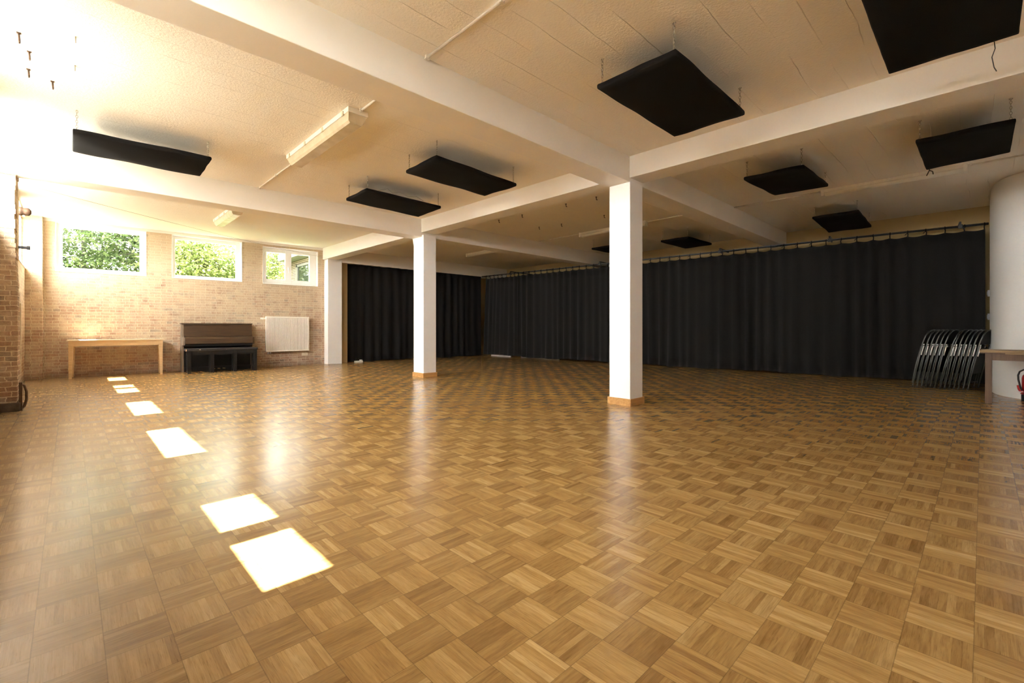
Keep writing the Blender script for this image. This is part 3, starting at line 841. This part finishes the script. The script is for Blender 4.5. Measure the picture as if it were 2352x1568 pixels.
# the same frame for piano, bench, radiator
r = empty('upright_piano', on_wall(0.0, 2.51), -TH, 'closed dark brown upright piano against the brick wall', 'piano')
yl, yr = -0.69, 0.70
m = MB()
sidep = [(0.03, 0.0), (0.36, 0.0), (0.36, 0.60), (0.60, 0.615), (0.605, 0.70), (0.585, 0.775), (0.40, 0.785), (0.335, 0.82), (0.30, 1.095), (0.03, 1.095)]
for y in (yl, yr - 0.035):
    k = MB(); k.prism([(a, y, z) for a, z in sidep], [(a, y + 0.035, z) for a, z in sidep]); k.build('side_panel', M['walnutside' if y < 0 else 'walnut'], r)  # left side panel in a paler, greyer walnut than the right
m = MB(); m.prism([(0.25, yl + .035, 0.80), (0.345, yl + .035, 0.80), (0.305, yl + .035, 1.075), (0.25, yl + .035, 1.075)], [(0.25, yr - .035, 0.80), (0.345, yr - .035, 0.80), (0.305, yr - .035, 1.075), (0.25, yr - .035, 1.075)]); m.build('upper_panel', M['walnut'], r)
m = MB(); m.box(0.02, 0.335, yl - 0.012, yr + 0.012, 1.078, 1.10, 0.004); m.build('lid', M['walnut'], r)
m = MB(); m.prism([(0.33, yl + .04, 0.64), (0.59, yl + .04, 0.625), (0.615, yl + .04, 0.64), (0.60, yl + .04, 0.755), (0.57, yl + .04, 0.772), (0.33, yl + .04, 0.80)], [(0.33, yr - .04, 0.64), (0.59, yr - .04, 0.625), (0.615, yr - .04, 0.64), (0.60, yr - .04, 0.755), (0.57, yr - .04, 0.772), (0.33, yr - .04, 0.80)]); m.build('fallboard', M['walnut'], r)
m = MB(); m.box(0.30, 0.58, yl + 0.035, yr - 0.035, 0.58, 0.628, 0.004); m.build('key_bed', M['black'], r)
m = MB(); m.box(0.30, 0.335, yl + 0.035, yr - 0.035, 0.10, 0.58); m.build('lower_panel', M['black'], r)
m = MB(); m.box(0.05, 0.37, yl + 0.035, yr - 0.035, 0.0, 0.10, 0.004); m.build('plinth', M['black'], r)
m = MB(); m.box(0.03, 0.05, yl + 0.035, yr - 0.035, 0.05, 1.07); m.build('back_panel', M['black'], r)
for y in (-0.10, 0.0, 0.10):
    m = MB(); m.box(0.36, 0.50, y - 0.022, y + 0.022, 0.05, 0.062, 0.005); m.build('pedal', M['brass'], r)
# bench
r = empty('long_bench', on_wall(0.765, 2.53), -TH, 'long black bench with worn edges standing in front of the piano', 'bench')
m = MB(); m.box(-0.155, 0.145, -0.70, 0.695, 0.485, 0.54, 0.016); m.build('seat', M['seatcover'], r)
m = MB(); m.box(0.105, 0.125, -0.65, 0.65, 0.40, 0.486); m.box(-0.135, -0.115, -0.65, 0.65, 0.40, 0.486)
m.box(-0.115, 0.105, -0.66, -0.64, 0.40, 0.486); m.box(-0.115, 0.105, 0.64, 0.66, 0.40, 0.486); m.build('apron', M['black'], r)
for y in (-0.625, -0.205, 0.235, 0.64):
    for x in (0.098, -0.108):
        m = MB(); m.box(x - 0.032, x + 0.032, y - 0.034, y + 0.034, 0.0, 0.487, 0.003); m.build('leg', M['black'], r)
for q in ((0.1455, 0.147, -0.45, -0.42, 0.512, 0.522), (0.1455, 0.147, 0.05, 0.058, 0.51, 0.515), (0.1445, 0.147, -0.69, -0.675, 0.49, 0.53)):
    m = MB(); m.box(*q); m.build('worn_spot', M['tabletop'], r)
# radiator
r = empty('radiator', on_wall(0.0, 4.07), -TH, 'white ribbed panel radiator on the brick wall under the double window', 'radiator')
y0, y1, z0, z1 = -0.505, 0.522, 0.385, 1.285
m = MB(); n = 34; pw = (y1 - y0 - 0.05) / n
sec = []
for i in range(n):
    a = y0 + 0.025 + i * pw
    sec += [(0.130, a), (0.155, a + pw * 0.12), (0.160, a + pw * 0.3), (0.155, a + pw * 0.55), (0.130, a + pw * 0.7)]
outer = [(0.125, y0)] + [(0.155, y0), (0.155, y0 + 0.02)] + sec + [(0.155, y1 - 0.02), (0.155, y1), (0.125, y1)]
m.prism([(x, y, z0 + 0.035) for x, y in outer], [(x, y, z1 - 0.04) for x, y in outer])
m.box(0.125, 0.158, y0, y1, z1 - 0.04, z1, 0.006); m.box(0.125, 0.158, y0, y1, z0, z0 + 0.035, 0.006)
m.build('front_panel', M['radiator'], r)
m = MB(); m.box(0.03, 0.06, y0 + 0.01, y1 - 0.01, z0, z1 - 0.01, 0.006); m.build('rear_panel', M['radiator'], r)
for y in (y0, y1 - 0.006):
    m = MB(); m.box(0.03, 0.15, y, y + 0.006, z0 + 0.02, z1 - 0.01, 0.002); m.build('side_cover', M['radiator'], r)
m = MB()
for i in range(40):
    yy = y0 + 0.03 + i * (y1 - y0 - 0.06) / 39; m.box(0.06, 0.125, yy - 0.003, yy + 0.003, z1 - 0.012, z1 - 0.002)
m.box(0.055, 0.065, y0, y1, z1 - 0.012, z1); m.box(0.118, 0.128, y0, y1, z1 - 0.012, z1); m.build('top_grille', M['radiator'], r)
m = MB(); m.tube([(0.09, y0, z1 - 0.06), (0.09, y0 - 0.05, z1 - 0.06)], 0.014, 10); m.tube([(0.09, y0 - 0.05, z1 - 0.06), (0.09, y0 - 0.12, z1 - 0.058)], 0.022, 12); m.build('valve', M['radiator'], r)
m = MB(); m.tube([(0.09, y0 + 0.06, z0), (0.09, y0 + 0.06, z0 - 0.05), (0.0, y0 + 0.06, z0 - 0.05)], 0.010, 8); m.tube([(0.09, y0 + 0.11, z0), (0.09, y0 + 0.11, z0 - 0.045), (0.0, y0 + 0.11, z0 - 0.045)], 0.010, 8); m.build('pipe', M['chrome'], r)
for yy in (-0.3, 0.3):
    m = MB(); m.box(0.0, 0.035, yy - 0.02, yy + 0.02, z0 + 0.1, z1 - 0.1); m.build('bracket', M['radiator'], r)
# socket
r = empty('wall_socket', on_wall(0.0, 4.525, 0.29), -TH, 'cream double power socket low on the brick wall right under the radiator', 'power socket')
m = MB(); m.box(-0.002, 0.018, -0.078, 0.078, -0.04, 0.04, 0.006); m.build('plate', M['ivory'], r)
for y in (-0.038, 0.038):
    m = MB(); m.lathe([(0.027, 0.0), (0.027, 0.003), (0.022, 0.003), (0.020, -0.001), (0.0, -0.001)], (0.0185, y, 0), 18, 'x'); m.build('outlet', M['conduit'], r)

# ------------------------------------------------------------------ right corner: folding chairs, table, extinguisher, switches
def folding_chair():
    r = empty('folding_chair', (0, 0, 0), 0, 'x', 'folding chair', 'folding chairs stacked in a row')
    # folded flat, local x = thickness, y = width (0.44), leaning towards +x
    W = 0.44; lean = 0.185
    def X(z): return lean * z
    m = MB(); top = 0.96
    left = [(X(0.0), 0.0, 0.0), (X(0.55), 0.0, 0.55), (X(0.74), 0.0, 0.74), (X(0.80) + .004, 0.006, 0.80), (X(0.855) + .010, 0.022, 0.860), (X(0.90) + .018, 0.050, 0.905), (X(0.93) + .025, 0.090, 0.937), (X(0.95) + .030, 0.14, 0.955)]
    pts = left + [(X(top) + 0.035, W / 2, top)] + [(x, W - y, z) for x, y, z in reversed(left)]
    m.tube(pts, 0.0095, 8); m.build('back_frame', M['tubemetal'], r)
    m = MB(); ox = -0.028
    pts = [(X(0.10) + ox, 0.02, 0.075), (X(0.40) + ox, 0.02, 0.40), (X(0.69) + ox + 0.01, 0.02, 0.69)]
    pts2 = [(x, W - y, z) for x, y, z in pts]
    m.tube(pts, 0.0085, 8); m.tube(pts2, 0.0085, 8); m.tube([(X(0.12) + ox, 0.02, 0.12), (X(0.12) + ox, W - 0.02, 0.12)], 0.008, 8)
    m.build('rear_legs', M['tubemetal'], r)
    for yy in (0.012, W - 0.012):
        k = MB(); a = Vector((X(0.55) + 0.012, yy, 0.545)); c = Vector((X(0.71) + 0.016, yy, 0.70))
        k.tube([a, c], 0.0085, 8); k.box(c.x - 0.009, c.x + 0.009, yy - 0.009, yy + 0.009, c.z + 0.012, c.z + 0.03, 0.003); k.build('hinge_sleeve', M['chrome'], r)
    m = MB()
    for i in range(8):
        pass
    q = [(0.03, 0.26), (0.41, 0.26), (0.41, 0.67), (0.03, 0.67)]
    m.prism([(X(z) - 0.016, y, z) for y, z in q], [(X(z) - 0.004, y, z) for y, z in q]); m.build('seat', M['chairblack'], r)
    m = MB(); n = 8; r0 = []; r1 = []
    ys = [0.012 + (W - 0.024) * i / n for i in range(n + 1)]
    bow = lambda y: 0.030 * (1 - ((y - W / 2) / (W / 2)) ** 2)
    for i in range(n):
        ya, yb = ys[i], ys[i + 1]
        A = [(X(0.73) + bow(ya), ya, 0.73), (X(0.73) + bow(yb), yb, 0.73), (X(0.945) + bow(yb), yb, 0.90 if i in (n - 1,) else 0.945), (X(0.945) + bow(ya), ya, 0.90 if i == 0 else 0.945)]
        m.prism(A, [(x + 0.006, y, z) for x, y, z in A])
    m.build('backrest', M['chairblack'], r)
    for yy in (0.0, W):
        k = MB(); k.tube([(X(0.0) - 0.0005, yy, 0.0), (X(0.03), yy, 0.03)], 0.014, 8); k.build('rubber_foot', M['chairblack'], r)
    return r
chair0 = folding_chair()
words = ['leftmost of the row, its front legs bare', 'second from the left end of the row', 'third from the left end of the row', 'fourth from the left end of the row', 'fifth from the left end of the row',
         'sixth from the left end, just before the gap', 'seventh from the left end, just after the gap, leaning more', 'sixth from the end beside the brown table', 'fifth from the end beside the brown table', 'fourth from the end beside the brown table',
         'third from the end beside the brown table', 'second from the end beside the brown table', 'rightmost of the row, its backrest showing against the round wall']
x = -0.825
for i in range(13):
    c = chair0 if i == 0 else copy_tree(chair0)
    yy = 10.17 + 0.010 * i
    c.location = (x, yy, 0.0); c.rotation_euler = (0, 0, -0.26)
    c['label'] = 'folded grey tube chair, ' + words[i]
    x += 0.0538 if i != 5 else 0.064
    if i == 6: c.rotation_euler = (0, 0.035, -0.26)

r = empty('brown_table', (0.0, 8.70, 0.0), 0, 'brown wooden table with worn plank top at the right edge', 'table')
m = MB(); m.box(-0.03, 1.35, -0.04, 0.50, 0.672, 0.70, 0.003); m.box(0.20, 1.35, -0.045, 0.50, 0.655, 0.672, 0.002); m.build('tabletop', M['browntop'], r)
m = MB(); m.box(-0.028, 0.22, -0.043, 0.49, 0.660, 0.672, 0.001); m.build('batten', M['brownwood'], r)
m = MB(); m.box(0.08, 1.25, 0.0, 0.025, 0.57, 0.657); m.box(0.08, 1.25, 0.435, 0.46, 0.57, 0.657); m.box(0.025, 0.05, 0.06, 0.42, 0.57, 0.657); m.box(1.27, 1.295, 0.06, 0.42, 0.57, 0.657); m.build('apron', M['brownwood'], r)
for x in (0.02, 1.24):
    for y in (-0.005, 0.40):
        m = MB(); m.box(x, x + 0.065, y, y + 0.065, 0.0, 0.668, 0.003); m.build('leg', M['brownwood'], r)

r = empty('fire_extinguisher', (0.435, 9.33, 0.0), 0, 'red fire extinguisher with black hose by the round white wall, cut by the right edge', 'fire extinguisher')
m = MB(); m.lathe([(0.0, 0.05), (0.062, 0.05), (0.067, 0.06), (0.067, 0.31), (0.060, 0.345), (0.035, 0.375), (0.02, 0.385), (0.02, 0.41), (0.0, 0.41)], n=24); m.build('cylinder', M['red'], r)
m = MB(); m.lathe([(0.0, 0.0), (0.072, 0.0), (0.072, 0.085), (0.069, 0.09), (0.069, 0.05)], n=24); m.build('foot_ring', M['blackrub'], r)
m = MB(); m.box(-0.03, 0.03, -0.02, 0.02, 0.40, 0.435, 0.004); m.box(-0.02, 0.10, -0.012, 0.012, 0.44, 0.455, 0.004); m.box(-0.02, 0.09, -0.012, 0.012, 0.415, 0.425, 0.004); m.build('valve', M['blackrub'], r)
m = MB(); m.tube([(-0.02, -0.01, 0.42), (-0.05, -0.02, 0.425), (-0.085, -0.03, 0.40), (-0.10, -0.035, 0.35), (-0.098, -0.04, 0.29), (-0.085, -0.045, 0.22), (-0.072, -0.05, 0.15), (-0.068, -0.05, 0.10)], 0.0105, 8); m.build('hose', M['blackrub'], r)
m = MB(); m.tube([(-0.068, -0.05, 0.105), (-0.078, -0.055, 0.13), (-0.095, -0.06, 0.165), (-0.105, -0.06, 0.215)], [0.014, 0.013, 0.012, 0.010], 8); m.build('nozzle', M['red'], r)
m = MB(); m.tube([(-0.06, -0.04, 0.125), (-0.074, -0.05, 0.128), (-0.088, -0.06, 0.122)], 0.016, 8); m.build('nozzle_clip', M['chrome'], r)

for z, lb in ((1.60, 'white light switch at the end of the long curtain, upper of the two'), (1.19, 'white light switch at the end of the long curtain, lower of the two')):
    r = empty('light_switch', (0.085, 11.58, z), 0, lb, 'light switch', 'light switches by the round wall')
    m = MB(); m.box(-0.028, 0.002, -0.045, 0.045, -0.055, 0.055, 0.005); m.build('plate', M['pvc'], r)
    m = MB(); m.box(-0.036, -0.026, -0.028, 0.028, -0.032, 0.032, 0.003); m.build('rocker', M['pvc'], r)
# white scrap at the foot of the short curtain
m = MB(); m.box(-0.05, 0.05, -0.13, 0.10, 0, 0.045, 0.01); m.box(-0.03, 0.04, 0.02, 0.09, 0.04, 0.075, 0.012)
setp(m.build('white_box', M['pvc'], loc=(-12.50, 5.98, 0)), 'small white plastic box on the floor at the foot of the short black curtain', 'box')

# ------------------------------------------------------------------ outside
b = MB(); b.box(-40, 30, -40, -0.90, 1.2, 1.7); 
setp(b.build('bounce_paving', M['ground']), kind='structure')  # unseen ground, added at this level to bounce sunlight onto the ceiling
b = MB(); b.box(-40, -13.6, -0.90, 30, 1.2, 1.6)
setp(b.build('lawn', simple('garden_soil', (0.16, 0.19, 0.08), 0.95, var=0.3, scale=3)), kind='structure')

def tree(x, y, zc, rx, ry, rz, n, mat, label, seed, size=0.085):
    rnd = random.Random(seed)
    r = empty('garden_tree', (x, y, 1.6), 0, label, 'tree', 'trees outside the brick wall windows')
    vs = []; fs = []
    cl = []
    for _ in range(max(8, n // 70)):
        while True:
            p = Vector((rnd.uniform(-1, 1), rnd.uniform(-1, 1), rnd.uniform(-1, 1)))
            if 0.25 < p.length < 1: break
        cl.append(Vector((p.x * rx, p.y * ry, p.z * rz + zc - 1.6)))
    for k in range(n):
        c = cl[k % len(cl)]
        p = c + Vector((rnd.gauss(0, 0.22), rnd.gauss(0, 0.24), rnd.gauss(0, 0.12)))
        s = size * rnd.uniform(0.6, 1.4)
        a = Vector((rnd.gauss(0, 1), rnd.gauss(0, 1), rnd.gauss(-0.2, 0.5))).normalized()
        up = Vector((rnd.gauss(0, 0.5), rnd.gauss(0, 0.5), 1)).normalized()
        w = a.cross(up).normalized(); u2 = w.cross(a)
        i = len(vs)
        vs += [p - a * s * 0.6, p + w * s * 0.32 - u2 * s * 0.05, p + a * s * 0.75 - u2 * s * 0.22, p - w * s * 0.32 - u2 * s * 0.05]
        fs += [(i, i + 1, i + 2), (i, i + 2, i + 3)]
    me = bpy.data.meshes.new('foliage'); me.from_pydata([tuple(v) for v in vs], [], fs); me.materials.append(M[mat]); me.update()
    o = bpy.data.objects.new('foliage', me); COL.objects.link(o); o.parent = r; o['kind'] = 'stuff'
    m = MB(); m.tube([(0, 0, -0.02), (0.05, 0.05, 0.7), (-0.02, 0.1, 1.5), (0.05, 0.05, zc - 1.6 + rz * 0.5)], [0.10, 0.08, 0.06, 0.03], 8); m.build('trunk', M['bark'], r)
    for k in range(7):
        e = cl[k * 3 % len(cl)]; s0 = Vector((0.0, 0.08, rnd.uniform(0.5, 1.3)))
        mid = s0.lerp(e, 0.5) + Vector((0, 0, 0.25))
        m = MB(); m.tube([s0, s0.lerp(mid, 0.6), mid, mid.lerp(e, 0.6) + Vector((0, 0, .08)), e], [0.03, 0.024, 0.018, 0.012, 0.006], 6); m.build('branch', M['bark'], r)
    return r
tree(-18.2, 0.2, 3.4, 1.3, 1.7, 1.6, 14000, 'leafA', 'dense green tree filling the left window of the brick wall', 1)
tree(-19.2, 2.2, 3.6, 1.2, 1.8, 1.9, 12000, 'leafA', 'green tree standing behind, between the left and the middle window', 2)
tree(-17.2, 3.0, 2.9, 0.9, 1.3, 1.1, 10000, 'leafB', 'bright yellow green tree with bare arching branches in the middle window', 3)
tree(-20.6, 5.0, 3.4, 1.1, 1.6, 1.7, 10000, 'leafA', 'dark green tree behind the middle window and the double window', 4)
tree(-18.9, 5.5, 3.1, 0.6, 0.9, 1.1, 4000, 'leafB', 'light green tree in the left casement of the double window', 5)
tree(-20.5, -1.6, 3.8, 1.3, 1.6, 2.0, 9000, 'leafA', 'green tree at the far left behind the left window', 6)

r = empty('annex_building', (-15.3, 5.8, 1.6), 0, 'red brick annex with white fascia seen through the right casement of the double window', 'building')
ww = wall_mesh(-2.3, 1.6, 0.0, 2.0, 0.25, [(-1.72, 1.35, 0.35, 1.62)])
o = ww.build('wall', M['annexbrick'], r); o.rotation_euler = (0, 0, -PI / 2); o.location = (0, 0, 0)
m = MB(); m.box(-2.45, 1.9, -0.40, 0.3, 1.78, 2.02, 0.01); m.build('fascia', M['annexwhite'], r)
f = MB()
f.box(-1.72, -1.62, -0.02, 0.06, 0.35, 1.62); f.box(1.27, 1.35, -0.02, 0.06, 0.35, 1.62); f.box(-1.72, 1.35, -0.02, 0.06, 0.35, 0.43); f.box(-1.72, 1.35, -0.02, 0.06, 1.54, 1.62); f.box(-0.5, -0.42, -0.02, 0.06, 0.43, 1.54)
fo = f.build('window_frame', M['annexwhite'], r)
m = MB(); m.box(-1.65, 1.28, 0.02, 0.03, 0.42, 1.55); m.build('pane', M['annexglass'], fo)
